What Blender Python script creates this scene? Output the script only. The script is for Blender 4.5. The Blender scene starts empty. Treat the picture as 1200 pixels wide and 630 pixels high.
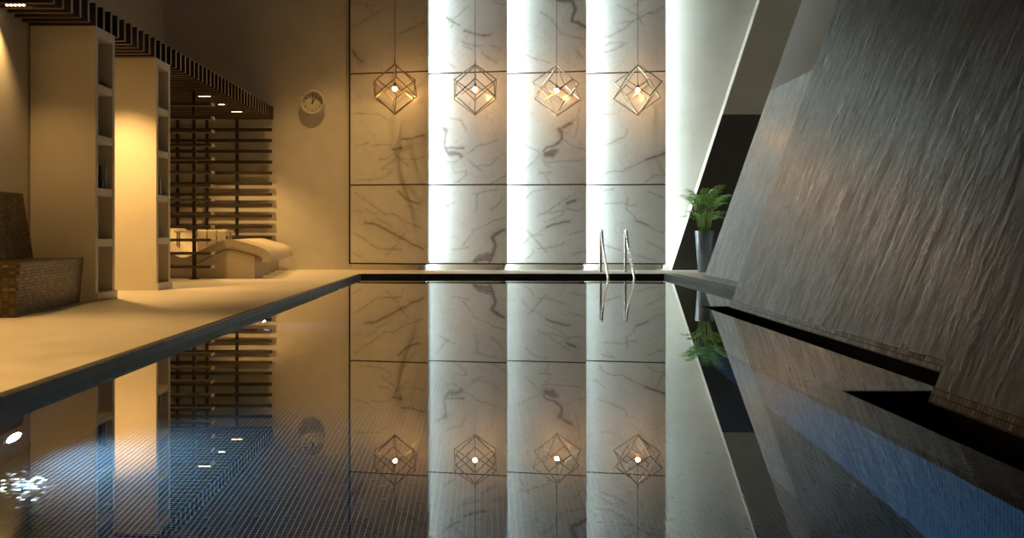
import bpy, bmesh, math, random
import numpy as np
from mathutils import Vector, Matrix, noise as mnoise

random.seed(7)
SC = bpy.context.scene
COL = SC.collection
PI = math.pi

# ---------------------------------------------------------------- scale of the place (metres)
F, VX, HY, CAM = 1200.0, 569.0, 271.0, 0.678     # focal length px, vanishing point, camera height over the water
DECK = 0.055                                     # deck level over the water (water = 0)
CEIL = 5.4
YW = 16.80                                       # back wall
TILE_LINE = 2.565

# ---------------------------------------------------------------- materials
MATS = {}

def new_mat(name):
    m = bpy.data.materials.new(name)
    m.use_nodes = True
    nt = m.node_tree
    nt.nodes.clear()
    out = nt.nodes.new('ShaderNodeOutputMaterial')
    bs = nt.nodes.new('ShaderNodeBsdfPrincipled')
    nt.links.new(bs.outputs[0], out.inputs[0])
    MATS[name] = m
    return m, nt, bs

def setp(bs, col=None, rough=None, metal=None, spec=None, coat=None):
    if col is not None: bs.inputs['Base Color'].default_value = (*col, 1)
    if rough is not None: bs.inputs['Roughness'].default_value = rough
    if metal is not None: bs.inputs['Metallic'].default_value = metal
    if spec is not None: bs.inputs['Specular IOR Level'].default_value = spec
    if coat is not None: bs.inputs['Coat Weight'].default_value = coat

def nd(nt, t, **kw):
    n = nt.nodes.new(t)
    for k, v in kw.items(): setattr(n, k, v)
    return n

def math_(nt, op, a, b=None):
    n = nd(nt, 'ShaderNodeMath', operation=op)
    for i, v in enumerate((a, b)):
        if v is None: continue
        if hasattr(v, 'is_linked') or hasattr(v, 'links'): nt.links.new(v, n.inputs[i])
        else: n.inputs[i].default_value = v
    return n.outputs[0]

def ramp(nt, fac, stops, interp='LINEAR'):
    r = nd(nt, 'ShaderNodeValToRGB')
    r.color_ramp.interpolation = interp
    el = r.color_ramp.elements
    while len(el) < len(stops): el.new(0.5)
    for e, (p, c) in zip(el, stops):
        e.position = p
        e.color = (*c, 1)
    nt.links.new(fac, r.inputs[0])
    return r.outputs[0]

def mottled(name, c0, c1, scale=3.0, rough=0.5, bump=0.0, bscale=None, metal=0, spec=0.5, stretch=(1, 1, 1), detail=5, r1=None):
    m, nt, bs = new_mat(name)
    setp(bs, None, rough, metal, spec)
    tc = nd(nt, 'ShaderNodeTexCoord')
    mp = nd(nt, 'ShaderNodeMapping')
    mp.inputs['Scale'].default_value = stretch
    nt.links.new(tc.outputs['Object'], mp.inputs[0])
    nz = nd(nt, 'ShaderNodeTexNoise')
    nz.inputs['Scale'].default_value = scale
    nz.inputs['Detail'].default_value = detail
    nt.links.new(mp.outputs[0], nz.inputs['Vector'])
    c = ramp(nt, nz.outputs['Fac'], [(0.3, c0), (0.7, c1)])
    nt.links.new(c, bs.inputs['Base Color'])
    if r1 is not None:
        mr = nd(nt, 'ShaderNodeMapRange')
        mr.inputs[1].default_value = .3; mr.inputs[2].default_value = .7
        mr.inputs[3].default_value = rough; mr.inputs[4].default_value = r1
        nt.links.new(nz.outputs['Fac'], mr.inputs[0])
        nt.links.new(mr.outputs[0], bs.inputs['Roughness'])
    if bump:
        n2 = nd(nt, 'ShaderNodeTexNoise')
        n2.inputs['Scale'].default_value = bscale or scale * 6
        n2.inputs['Detail'].default_value = 4
        nt.links.new(mp.outputs[0], n2.inputs['Vector'])
        b = nd(nt, 'ShaderNodeBump')
        b.inputs['Strength'].default_value = bump
        b.inputs['Distance'].default_value = 0.02
        nt.links.new(n2.outputs['Fac'], b.inputs['Height'])
        nt.links.new(b.outputs[0], bs.inputs['Normal'])
    return m

def mosaic(name, axes, tile, stops, grout, gw=0.12, rough=0.2, tilt=0.12, metal_stops=None, spec=0.5, tile_v=None):
    """Square glass mosaic: per-tile colour, grout lines and slightly tilted tiles, all in the object's own space."""
    m, nt, bs = new_mat(name)
    setp(bs, None, rough, 0, spec)
    tc = nd(nt, 'ShaderNodeTexCoord')
    sp = nd(nt, 'ShaderNodeSeparateXYZ')
    nt.links.new(tc.outputs['Object'], sp.inputs[0])
    u = math_(nt, 'DIVIDE', sp.outputs['XYZ'.index(axes[0])], tile)
    v = math_(nt, 'DIVIDE', sp.outputs['XYZ'.index(axes[1])], tile_v or tile)
    fu, fv = math_(nt, 'FLOOR', u), math_(nt, 'FLOOR', v)
    cb = nd(nt, 'ShaderNodeCombineXYZ')
    nt.links.new(fu, cb.inputs[0]); nt.links.new(fv, cb.inputs[1])
    wn = nd(nt, 'ShaderNodeTexWhiteNoise', noise_dimensions='3D')
    nt.links.new(cb.outputs[0], wn.inputs['Vector'])
    c = ramp(nt, wn.outputs['Value'], stops, 'CONSTANT')
    ru, rv = math_(nt, 'FRACT', u), math_(nt, 'FRACT', v)
    du = math_(nt, 'MINIMUM', ru, math_(nt, 'SUBTRACT', 1.0, ru))
    dv = math_(nt, 'MINIMUM', rv, math_(nt, 'SUBTRACT', 1.0, rv))
    mask = math_(nt, 'LESS_THAN', math_(nt, 'MINIMUM', du, dv), gw / 2)
    mx = nd(nt, 'ShaderNodeMix', data_type='RGBA')
    nt.links.new(mask, mx.inputs[0]); nt.links.new(c, mx.inputs[6])
    mx.inputs[7].default_value = (*grout, 1)
    nt.links.new(mx.outputs[2], bs.inputs['Base Color'])
    ro = nd(nt, 'ShaderNodeMapRange')
    ro.inputs[3].default_value = rough; ro.inputs[4].default_value = 0.8
    nt.links.new(mask, ro.inputs[0]); nt.links.new(ro.outputs[0], bs.inputs['Roughness'])
    if metal_stops:
        mm = ramp(nt, wn.outputs['Value'], metal_stops, 'CONSTANT')
        inv = math_(nt, 'MULTIPLY', mm, math_(nt, 'SUBTRACT', 1.0, mask))
        nt.links.new(inv, bs.inputs['Metallic'])
    if tilt:
        ge = nd(nt, 'ShaderNodeNewGeometry')
        sub = nd(nt, 'ShaderNodeVectorMath', operation='SUBTRACT')
        nt.links.new(wn.outputs['Color'], sub.inputs[0]); sub.inputs[1].default_value = (.5, .5, .5)
        sc = nd(nt, 'ShaderNodeVectorMath', operation='SCALE')
        nt.links.new(sub.outputs[0], sc.inputs[0]); sc.inputs['Scale'].default_value = tilt
        ad = nd(nt, 'ShaderNodeVectorMath', operation='ADD')
        nt.links.new(ge.outputs['Normal'], ad.inputs[0]); nt.links.new(sc.outputs[0], ad.inputs[1])
        nm = nd(nt, 'ShaderNodeVectorMath', operation='NORMALIZE')
        nt.links.new(ad.outputs[0], nm.inputs[0])
        nt.links.new(nm.outputs[0], bs.inputs['Normal'])
    return m

def emissive(name, col, strength):
    m, nt, bs = new_mat(name)
    setp(bs, (.8, .8, .8), .4)
    bs.inputs['Emission Color'].default_value = (*col, 1)
    bs.inputs['Emission Strength'].default_value = strength
    return m

def slate(name, c0, c1, smooth_top=None):
    """Leaning stone cladding: streaks running down the slope, joints between 0.82 m sheets."""
    m, nt, bs = new_mat(name)
    tc = nd(nt, 'ShaderNodeTexCoord')
    mp = nd(nt, 'ShaderNodeMapping')
    mp.inputs['Rotation'].default_value = (math.radians(-7), math.radians(-19.5), 0)   # Z now runs up the slope
    nt.links.new(tc.outputs['Object'], mp.inputs[0])
    setp(bs, spec=.95)
    st = nd(nt, 'ShaderNodeMapping')
    st.inputs['Scale'].default_value = (0.4, 8.5, 3.0)
    nt.links.new(mp.outputs[0], st.inputs[0])
    n1 = nd(nt, 'ShaderNodeTexNoise')
    n1.inputs['Scale'].default_value = 1.6; n1.inputs['Detail'].default_value = 5; n1.inputs['Roughness'].default_value = .5
    n1.inputs['Distortion'].default_value = .15
    nt.links.new(st.outputs[0], n1.inputs['Vector'])
    n2 = nd(nt, 'ShaderNodeTexNoise')
    n2.inputs['Scale'].default_value = 1.6; n2.inputs['Detail'].default_value = 5
    st2 = nd(nt, 'ShaderNodeMapping')
    st2.inputs['Scale'].default_value = (0.4, 2.6, 1.1)
    nt.links.new(mp.outputs[0], st2.inputs[0])
    nt.links.new(st2.outputs[0], n2.inputs['Vector'])
    fac = math_(nt, 'ADD', math_(nt, 'MULTIPLY', n1.outputs['Fac'], .55), math_(nt, 'MULTIPLY', n2.outputs['Fac'], .45))
    c = ramp(nt, fac, [(0.42, c0), (0.58, c1)])
    sp = nd(nt, 'ShaderNodeSeparateXYZ')
    nt.links.new(tc.outputs['Object'], sp.inputs[0])
    fr = math_(nt, 'FRACT', math_(nt, 'DIVIDE', math_(nt, 'SUBTRACT', 9.26, sp.outputs[1]), 0.772))
    joint = math_(nt, 'LESS_THAN', fr, 0.012)
    mx = nd(nt, 'ShaderNodeMix', data_type='RGBA')
    nt.links.new(joint, mx.inputs[0]); nt.links.new(c, mx.inputs[6]); mx.inputs[7].default_value = (.02, .02, .02, 1)
    mr = nd(nt, 'ShaderNodeMapRange')
    mr.inputs[1].default_value = .35; mr.inputs[2].default_value = .65
    mr.inputs[3].default_value = .42; mr.inputs[4].default_value = .27
    nt.links.new(n1.outputs['Fac'], mr.inputs[0])
    b = nd(nt, 'ShaderNodeBump')
    b.inputs['Strength'].default_value = .5; b.inputs['Distance'].default_value = .025
    nt.links.new(fac, b.inputs['Height'])
    if smooth_top is None:
        nt.links.new(mx.outputs[2], bs.inputs['Base Color'])
        nt.links.new(mr.outputs[0], bs.inputs['Roughness'])
        nt.links.new(b.outputs[0], bs.inputs['Normal'])
    else:                                                     # plaster above the cladding line
        top = math_(nt, 'GREATER_THAN', sp.outputs[2], TILE_LINE - .05)
        m2 = nd(nt, 'ShaderNodeMix', data_type='RGBA')
        nt.links.new(top, m2.inputs[0]); nt.links.new(mx.outputs[2], m2.inputs[6]); m2.inputs[7].default_value = (*smooth_top, 1)
        nt.links.new(m2.outputs[2], bs.inputs['Base Color'])
        m3 = nd(nt, 'ShaderNodeMix', data_type='FLOAT')
        nt.links.new(top, m3.inputs[0]); nt.links.new(mr.outputs[0], m3.inputs[2]); m3.inputs[3].default_value = .8
        nt.links.new(m3.outputs[0], bs.inputs['Roughness'])
        b2 = math_(nt, 'MULTIPLY', math_(nt, 'SUBTRACT', 1.0, top), .5)
        nt.links.new(b2, b.inputs['Strength'])
        nt.links.new(b.outputs[0], bs.inputs['Normal'])
    return m

def marble_mat():
    m, nt, bs = new_mat('white_marble')
    setp(bs, None, .17, 0, .5)
    at = nd(nt, 'ShaderNodeAttribute', attribute_name='vein')
    tc = nd(nt, 'ShaderNodeTexCoord')
    nz = nd(nt, 'ShaderNodeTexNoise')
    nz.inputs['Scale'].default_value = 2.2; nz.inputs['Detail'].default_value = 8; nz.inputs['Distortion'].default_value = 1.6
    nt.links.new(tc.outputs['Object'], nz.inputs['Vector'])
    ridge = math_(nt, 'ABSOLUTE', math_(nt, 'SUBTRACT', nz.outputs['Fac'], .5))
    thin = nd(nt, 'ShaderNodeMapRange')
    thin.inputs[1].default_value = 0; thin.inputs[2].default_value = .018
    thin.inputs[3].default_value = .16; thin.inputs[4].default_value = 0
    nt.links.new(ridge, thin.inputs[0])
    n2 = nd(nt, 'ShaderNodeTexNoise')
    n2.inputs['Scale'].default_value = 1.3; n2.inputs['Detail'].default_value = 3
    nt.links.new(tc.outputs['Object'], n2.inputs['Vector'])
    base = ramp(nt, n2.outputs['Fac'], [(.3, (.66, .66, .65)), (.7, (.76, .76, .75))])
    fac = math_(nt, 'MINIMUM', math_(nt, 'ADD', at.outputs['Fac'], thin.outputs[0]), .9)
    mx = nd(nt, 'ShaderNodeMix', data_type='RGBA')
    nt.links.new(fac, mx.inputs[0]); nt.links.new(base, mx.inputs[6])
    mx.inputs[7].default_value = (.17, .115, .105, 1)
    nt.links.new(mx.outputs[2], bs.inputs['Base Color'])
    return m

def water_mat():
    m, nt, bs = new_mat('pool_water')
    setp(bs, (1, 1, 1), 0.0)
    bs.inputs['IOR'].default_value = 1.33
    bs.inputs['Transmission Weight'].default_value = 1.0
    setp(bs, coat=.62)
    bs.inputs['Coat Roughness'].default_value = 0.0
    bs.inputs['Coat IOR'].default_value = 1.5
    return m

marble_mat(); water_mat()
mottled('plaster', (.60, .57, .52), (.66, .63, .58), 2.5, .75, .05, 40)
mottled('wall_tile', (.58, .55, .50), (.64, .61, .56), 4, .6, .04, 40)
mottled('grey_plaster', (.36, .35, .32), (.40, .39, .36), 2, .8)
mottled('taupe_plaster', (.50, .48, .43), (.56, .54, .49), 2, .8)
mottled('dark_tile', (.045, .040, .036), (.065, .058, .052), 3, .45)
mottled('deck_stone', (.56, .52, .46), (.63, .59, .52), 3.5, .5, .03, 60, r1=.62)
mottled('coping_stone', (.06, .064, .066), (.095, .10, .10), 9, .42, .05, 60, spec=.3)
mottled('edge_tile', (.03, .026, .022), (.05, .042, .034), 10, .3)
mottled('trough_black', (.010, .010, .010), (.018, .017, .015), 12, .5)
mottled('slat_edge_lit', (.11, .10, .088), (.15, .14, .12), 6, .5)  # slat tone with light painted in, for ends and undersides
mottled('dark_wood', (.022, .009, .006), (.045, .020, .014), 4, .5, .08, 30, stretch=(1, 14, 14))
mottled('board_wood', (.022, .015, .010), (.042, .029, .019), 4, .5, .08, 30, stretch=(1, 14, 14))
mottled('board_end', (.52, .46, .36), (.60, .53, .42), 14, .6)
mottled('cream_lacquer', (.60, .55, .47), (.66, .61, .52), 2, .5)
mottled('greige_lacquer', (.56, .53, .47), (.61, .58, .52), 3, .55)
mottled('lounger_shell', (.52, .46, .37), (.58, .51, .41), 3, .5)
mottled('lounger_cushion', (.50, .40, .30), (.57, .46, .35), 9, .85, .1, 90)
mottled('piping', (.09, .06, .045), (.13, .09, .07), 12, .8)
mottled('towel', (.72, .66, .54), (.80, .74, .62), 20, .95, .2, 160)
mottled('black_metal', (.02, .02, .02), (.03, .03, .03), 8, .4)
mottled('bronze', (.32, .25, .17), (.42, .33, .23), 12, .28, metal=1)
mottled('steel', (.62, .62, .60), (.70, .70, .68), 20, .16, metal=1)
mottled('planter_glaze', (.20, .24, .30), (.27, .31, .37), 4, .22, metal=.5)
mottled('soil', (.03, .02, .012), (.06, .04, .025), 30, .95, .3, 80)
mottled('palm_leaf', (.12, .32, .03), (.27, .52, .08), 9, .42)
mottled('palm_stem', (.17, .31, .05), (.30, .44, .10), 14, .5, stretch=(1, 1, 4))
mottled('vase_glaze', (.035, .032, .028), (.06, .055, .048), 9, .15)
mottled('vase_steel', (.42, .40, .36), (.52, .5, .45), 9, .2, metal=.8)
mottled('clock_white', (.60, .57, .50), (.66, .63, .56), 4, .4)
mottled('clock_rim', (.50, .47, .41), (.56, .53, .46), 6, .35)
mottled('clock_black', (.02, .017, .014), (.03, .026, .02), 6, .5)
mottled('ceiling_paint', (.16, .155, .145), (.19, .185, .17), 2, .85)
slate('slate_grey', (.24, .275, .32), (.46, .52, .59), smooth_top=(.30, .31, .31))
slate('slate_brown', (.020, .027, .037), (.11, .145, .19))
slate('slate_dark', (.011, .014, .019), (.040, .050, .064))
FLOOR_STOPS = [(0, (.003, .011, .026)), (.24, (.004, .016, .032)), (.42, (.006, .009, .013)), (.58, (.003, .019, .025)),
               (.70, (.014, .013, .007)), (.80, (.010, .020, .012)), (.88, (.16, .30, .12)), (.92, (.06, .26, .38)), (.97, (.30, .30, .10))]
FLOOR_MET = [(0, (0, 0, 0)), (.80, (.3, .3, .3)), (.88, (.9, .9, .9))]
mosaic('pool_mosaic_floor', 'XY', .02, FLOOR_STOPS, (.085, .13, .17), .15, .12, .13, FLOOR_MET)
BLUE_STOPS = [(0, (.010, .065, .16)), (.3, (.014, .085, .20)), (.6, (.008, .055, .135)), (.85, (.022, .105, .22))]
mosaic('pool_mosaic_wall', 'YZ', .02, BLUE_STOPS, (.075, .17, .26), .15, .2, .15)
mosaic('pool_mosaic_end', 'XZ', .02, FLOOR_STOPS, (.085, .13, .17), .15, .16, .2, FLOOR_MET)
LEDGE_STOPS = [(0, (.045, .036, .022)), (.3, (.08, .065, .04)), (.5, (.03, .028, .022)), (.7, (.11, .095, .06)), (.9, (.30, .28, .16))]
mosaic('ledge_mosaic', 'XY', .02, LEDGE_STOPS, (.09, .085, .075), .12, .18, .35, [(0, (.2, .2, .2)), (.7, (.6, .6, .6))])
GOLD_STOPS = [(0, (.05, .032, .012)), (.25, (.09, .06, .023)), (.5, (.03, .022, .012)), (.7, (.12, .088, .038)), (.9, (.18, .135, .062))]
GOLD_MET = [(0, (.55, .55, .55)), (.5, (.3, .3, .3)), (.7, (.75, .75, .75))]
for suffix, ax in (('front', 'YZ'), ('end', 'XZ'), ('top', 'XY')):
    mosaic('bench_mosaic_' + suffix, ax, .048, GOLD_STOPS, (.04, .03, .018), .15, .34, .09, GOLD_MET, tile_v=.024 if suffix != 'top' else .048)
mosaic('skirting_mosaic', 'YZ', .027, GOLD_STOPS, (.03, .026, .02), .16, .3, .1, None)
emissive('led_white', (.82, 1.0, .975), 41.0)
emissive('bulb_glow', (1.0, .50, .15), 215.0)
emissive('downlight_glow', (1.0, .72, .40), 9.0)
emissive('pool_light_glow', (.86, .93, 1.0), 55.0)

# ---------------------------------------------------------------- mesh helpers
class MB:
    def __init__(self):
        self.bm = bmesh.new()
        self.mats = []

    def mi(self, mat):
        if mat is None: return 0
        if mat not in self.mats: self.mats.append(mat)
        return self.mats.index(mat)

    def _absorb(self, bm, mat, smooth=False):
        k = self.mi(mat)
        mp = {v: self.bm.verts.new(v.co) for v in bm.verts}
        for f in bm.faces:
            try:
                g = self.bm.faces.new([mp[v] for v in f.verts])
                g.material_index = k
                g.smooth = smooth
            except ValueError:
                pass
        bm.free()

    def poly(self, pts, mat=None):
        f = self.bm.faces.new([self.bm.verts.new(p) for p in pts])
        f.material_index = self.mi(mat)
        return f

    def box(self, x0, x1, y0, y1, z0, z1, mat=None, bev=0, seg=2):
        b = bmesh.new()
        v = [b.verts.new((x, y, z)) for z in (z0, z1) for (x, y) in ((x0, y0), (x1, y0), (x1, y1), (x0, y1))]
        for q in ((3, 2, 1, 0), (4, 5, 6, 7), (0, 1, 5, 4), (1, 2, 6, 5), (2, 3, 7, 6), (3, 0, 4, 7)):
            b.faces.new([v[i] for i in q])
        if bev: bmesh.ops.bevel(b, geom=b.edges[:], offset=bev, segments=seg, profile=.5, affect='EDGES')
        self._absorb(b, mat)
        return self

    def prism(self, pts, axis, a, c, mat=None, bev=0, seg=2, smooth=False):
        """2-D outline swept along an axis: axis 'y' -> pts are (x,z); 'x' -> (y,z); 'z' -> (x,y)."""
        b = bmesh.new()
        def P(p, t):
            return {'y': (p[0], t, p[1]), 'x': (t, p[0], p[1]), 'z': (p[0], p[1], t)}[axis]
        A = [b.verts.new(P(p, a)) for p in pts]
        B = [b.verts.new(P(p, c)) for p in pts]
        n = len(pts)
        b.faces.new(A); b.faces.new(B[::-1])
        for i in range(n):
            b.faces.new([A[(i + 1) % n], A[i], B[i], B[(i + 1) % n]])
        bmesh.ops.recalc_face_normals(b, faces=b.faces[:])
        if bev: bmesh.ops.bevel(b, geom=b.edges[:], offset=bev, segments=seg, profile=.5, affect='EDGES')
        self._absorb(b, mat, smooth)
        return self

    def tube(self, pts, r, n=8, mat=None, caps=True, smooth=True, r1=None, roll=0.0):
        pts = [Vector(p) for p in pts]
        k = self.mi(mat)
        rings = []
        up = None
        for i, p in enumerate(pts):
            d = (pts[min(i + 1, len(pts) - 1)] - pts[max(i - 1, 0)]).normalized()
            if up is None:
                up = Vector((0, 0, 1)) if abs(d.z) < .9 else Vector((1, 0, 0))
            s = d.cross(up).normalized(); up = s.cross(d).normalized()
            t = i / max(1, len(pts) - 1)
            rr = r if r1 is None else r + (r1 - r) * t
            rings.append([self.bm.verts.new(p + rr * (math.cos(2 * PI * j / n + roll) * s + math.sin(2 * PI * j / n + roll) * up)) for j in range(n)])
        for a, b in zip(rings, rings[1:]):
            for j in range(n):
                f = self.bm.faces.new([a[j], a[(j + 1) % n], b[(j + 1) % n], b[j]])
                f.material_index = k; f.smooth = smooth
        if caps:
            f = self.bm.faces.new(rings[0][::-1]); f.material_index = k
            f = self.bm.faces.new(rings[-1]); f.material_index = k
        return self

    def lathe(self, prof, n=32, mat=None, centre=(0, 0, 0), axis='z', smooth=True):
        """prof: (radius, height) list; closed at ends whose radius is 0."""
        k = self.mi(mat)
        cx, cy, cz = centre
        def P(r, h, a):
            c, s = r * math.cos(a), r * math.sin(a)
            return {'z': (cx + c, cy + s, cz + h), 'y': (cx + c, cy - h, cz + s), 'x': (cx + h, cy + c, cz + s)}[axis]
        rings = []
        for r, h in prof:
            if r < 1e-6: rings.append([self.bm.verts.new(P(0, h, 0))])
            else: rings.append([self.bm.verts.new(P(r, h, 2 * PI * j / n)) for j in range(n)])
        for a, b in zip(rings, rings[1:]):
            for j in range(n):
                q = [a[j % len(a)], a[(j + 1) % len(a)], b[(j + 1) % len(b)], b[j % len(b)]]
                u = []
                for v in q:
                    if v not in u: u.append(v)
                if len(u) > 2:
                    f = self.bm.faces.new(u); f.material_index = k; f.smooth = smooth
        return self

    def build(self, name, mat=None, parent=None, recalc=True):
        if recalc: bmesh.ops.recalc_face_normals(self.bm, faces=self.bm.faces[:])
        me = bpy.data.meshes.new(name)
        self.bm.to_mesh(me); self.bm.free()
        names = self.mats or [mat]
        if names == [None] or names[0] is None: names = [mat] + list(names[1:])
        for m in names: me.materials.append(MATS[m])
        o = bpy.data.objects.new(name, me)
        COL.objects.link(o)
        if parent is not None: o.parent = parent
        return o

def tag(o, label=None, cat=None, group=None, kind=None):
    if label: o['label'] = label
    if cat: o['category'] = cat
    if group: o['group'] = group
    if kind: o['kind'] = kind
    return o

def empty(name, loc, label, cat, group=None, rz=0):
    o = bpy.data.objects.new(name, None)
    o.empty_display_size = .1
    COL.objects.link(o)
    o.location = loc; o.rotation_euler = (0, 0, rz)
    return tag(o, label, cat, group)

def structure(o, label=None):
    o['kind'] = 'structure'
    if label: o['label'] = label
    return o

# ---------------------------------------------------------------- camera
cam = bpy.data.cameras.new('camera')
cam.sensor_fit = 'HORIZONTAL'; cam.sensor_width = 36; cam.lens = 36 * F / 1200
cam.shift_x = (600 - VX) / 1200
cam.shift_y = -(315 - HY) / 1200
cam.clip_start = .05; cam.clip_end = 100
co = bpy.data.objects.new('camera', cam)
COL.objects.link(co)
co.location = (0, 0, CAM); co.rotation_euler = (PI / 2, 0, 0)
SC.camera = co

# ================================================================ THE SETTING
PX0 = -1.835                       # left edge of the pool
PX1 = 1.351                        # right underwater wall
PYN, PYF = 1.0, 15.1               # near and far ends
PD = -0.90                         # pool floor
LX1, LX2, LX3 = 1.526, 1.969, 2.64   # water line on the right: beside the near, middle and far stone
T1, T2 = 4.35, 9.28

def wallx(y):                       # face of the left wall: straight, then swinging in to the corner by the shelving
    if y >= 9.125: return -4.075
    if y < 7.3: return -4.30
    return -4.075 + .11 * (9.125 - y)

# deck / floor
m = MB()
m.prism([(-6.6, -2.2), (-6.6, YW + .3), (6.6, YW + .3), (6.6, 9.0), (LX3, 9.0), (LX3, PYF), (PX0 - .04, PYF), (PX0 - .04, PYN), (3.2, PYN), (3.2, -2.2)],
        'z', -.25, DECK, 'deck_stone')
structure(m.build('floor'), 'sandy beige stone pool deck')

m = MB()
m.box(PX0 - .06, LX3, PYN - .1, PYF + .1, PD - .1, PD, 'pool_mosaic_floor')
structure(m.build('floor_pool'), 'dark mosaic floor of the pool')
m = MB()
m.box(PX0 - .06, PX0, PYN - .1, PYF + .1, PD, -.004, 'pool_mosaic_wall')
structure(m.build('wall_pool_left'))
m = MB()
m.box(PX0, LX3 + .02, PYF, PYF + .06, PD, .0, 'pool_mosaic_end')
m.box(PX0, 3.2, PYN - .1, PYN, PD, DECK, 'pool_mosaic_end')
structure(m.build('wall_pool_ends'))
# right wall of the pool with the mosaic overflow ledge just under the water
m = MB()
m.box(PX1, PX1 + .02, PYN, PYF, PD, -.012, 'pool_mosaic_wall')
m.box(PX1, LX1, PYN, T1, -.10, -.010, 'ledge_mosaic')
m.box(PX1, LX2, T1, T2, -.10, -.010, 'ledge_mosaic')
m.box(PX1, LX3, T2, PYF, -.10, -.010, 'ledge_mosaic')
structure(m.build('trim_overflow_ledge'), 'brown mosaic overflow ledge under a film of water')
# overflow troughs
m = MB()
for (xa, xb, ya, yb) in ((LX1, 1.9, PYN - .2, T1), (LX2, 2.45, T1, T2)):
    m.box(xa - .01, xb, ya, yb, -.42, -.40, 'trough_black')
    m.box(xa - .012, xa, ya, yb, -.40, -.003, 'trough_black')
    m.box(xa, xb, yb, yb + .012, -.40, -.002, 'trough_black')
    m.box(xb, xb + .02, ya, yb, -.40, -.02, 'trough_black')
structure(m.build('trim_trough'), 'black overflow troughs at the foot of the stone walls')

# water surface
m = MB()
zw = 0.0
m.poly([(PX0, PYN, zw), (LX1 - .012, PYN, zw), (LX1 - .012, T1 + .012, zw), (LX2 - .012, T1 + .012, zw), (LX2 - .012, T2 + .012, zw), (LX3, T2 + .012, zw), (LX3, PYF, zw), (PX0, PYF, zw)], 'pool_water')
w = m.build('water', recalc=False)
for p in w.data.polygons:
    if p.normal.z < 0: w.data.flip_normals()
structure(w, 'still mirror-like pool water')

# coping along the left edge: dark grey bullnose pieces; dark tile under the far edge, grey kerb on the right
m = MB()
yy = PYN + .02
while yy < PYF:
    y1 = min(yy + .477, PYF + .02)
    r, n = .026, 6
    prof = [(PX0 - .04, .0), (PX0 - .004, .0), (PX0 - .004, .046), (PX0 + .004, .05)]
    for k in range(n + 1):
        a = k / n * PI / 2
        prof.append((PX0 + .004 - r + r * math.cos(a), DECK + .001 - r + r * math.sin(a)))
    prof.append((PX0 - .04, DECK + .001))
    m.prism(prof, 'y', yy + .0015, y1 - .0015, 'coping_stone')
    yy += .477
m.box(PX0 - .04, PX0 - .012, PYN, PYF, -.05, DECK - .02, 'trough_black')
structure(m.build('trim_coping'), 'dark grey coping along the left edge of the pool')
m = MB()
m.box(PX0, LX3 + .02, PYF - .012, PYF + .004, -.02, DECK - .004, 'edge_tile')
structure(m.build('trim_far_edge'), 'dark tile face under the far pool edge')
m = MB()
m.box(LX3 - .012, LX3 + .17, T2 + .6, PYF, -.02, DECK + .003, 'coping_stone', .006)
structure(m.build('trim_kerb'), 'grey stone kerb below the pale leaning slab')

# back wall, with stone tile below the line and plaster above
m = MB()
m.box(-5.5, 6.6, YW, YW + .2, DECK, CEIL, 'plaster')
m.box(-5.27, 6.4, YW - .010, YW, DECK, TILE_LINE, 'wall_tile')
structure(m.build('wall_back'), 'pale back wall')
# left walls
m = MB()
m.box(-5.5, -5.27, 9.62, YW, DECK, CEIL, 'grey_plaster')
m.box(-5.5, -4.06, 9.50, 9.62, DECK, CEIL, 'plaster')
structure(m.build('wall_left'), 'grey side wall above the canopy')
m = MB()
pts = [(-4.5, -2.0), (-4.30, -2.0), (-4.30, 7.3), (wallx(7.3), 7.3), (-4.075, 9.125), (-4.075, 9.52), (-4.5, 9.52)]
m.prism(pts, 'z', DECK, CEIL, 'plaster')
structure(m.build('wall_left_bench'), 'wall behind the tiled bench')
m = MB()
m.box(-5.5, 6.6, -2.2, -2.0, DECK - .2, CEIL, 'plaster')
structure(m.build('wall_front'))
m = MB()
m.box(6.4, 6.6, -2.2, YW, DECK - .3, CEIL, 'taupe_plaster')
structure(m.build('wall_right'))
m = MB()
m.box(-5.5, 6.6, -2.2, YW + .2, CEIL, CEIL + .15, 'ceiling_paint')
structure(m.build('ceiling'))

# slanting fin wall on the right: dark tile below, taupe plaster above
def finx(z): return 3.003 + .327 * (z - DECK)
m = MB()
m.prism([(finx(DECK), DECK), (6.4, DECK), (6.4, CEIL), (finx(CEIL), CEIL)], 'y', YW - .25, YW - .012, 'plaster')
m.prism([(finx(DECK) + .004, DECK), (6.4, DECK), (6.4, TILE_LINE), (finx(TILE_LINE) + .004, TILE_LINE)], 'y', YW - .27, YW - .25, 'dark_tile')
m.prism([(finx(TILE_LINE) + .004, TILE_LINE), (6.4, TILE_LINE), (6.4, CEIL), (finx(CEIL) + .004, CEIL)], 'y', YW - .266, YW - .25, 'taupe_plaster')
structure(m.build('wall_right_fin'), 'slanting dark wall behind the palm')

# the three leaning stone walls
LEAN = .354
def lean_wall(name, x0, z0, ya, yb, mat, label):
    m = MB()
    m.prism([(x0, z0), (x0 + .3, z0), (x0 + .3 + LEAN * (CEIL - z0), CEIL), (x0 + LEAN * (CEIL - z0), CEIL)], 'y', ya, yb, mat)
    structure(m.build(name), label)
    # two-row mosaic skirting following the slope
    h = .054
    s = MB()
    s.prism([(x0 - .008, z0 - .004), (x0 + .02, z0 - .004), (x0 + .02 + LEAN * h, z0 + h), (x0 - .006 + LEAN * h, z0 + h)], 'y', ya, yb + .003, 'skirting_mosaic')
    structure(s.build(name.replace('wall_right', 'baseboard')), 'gold mosaic skirting')
lean_wall('wall_right_far', 2.85, DECK, 9.0, 13.4, 'slate_grey', 'pale grey leaning stone slab furthest back')
lean_wall('wall_right_middle', 2.205, 0.0, 3.7, 9.26, 'slate_brown', 'brown-grey leaning stone wall in the middle')
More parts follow.
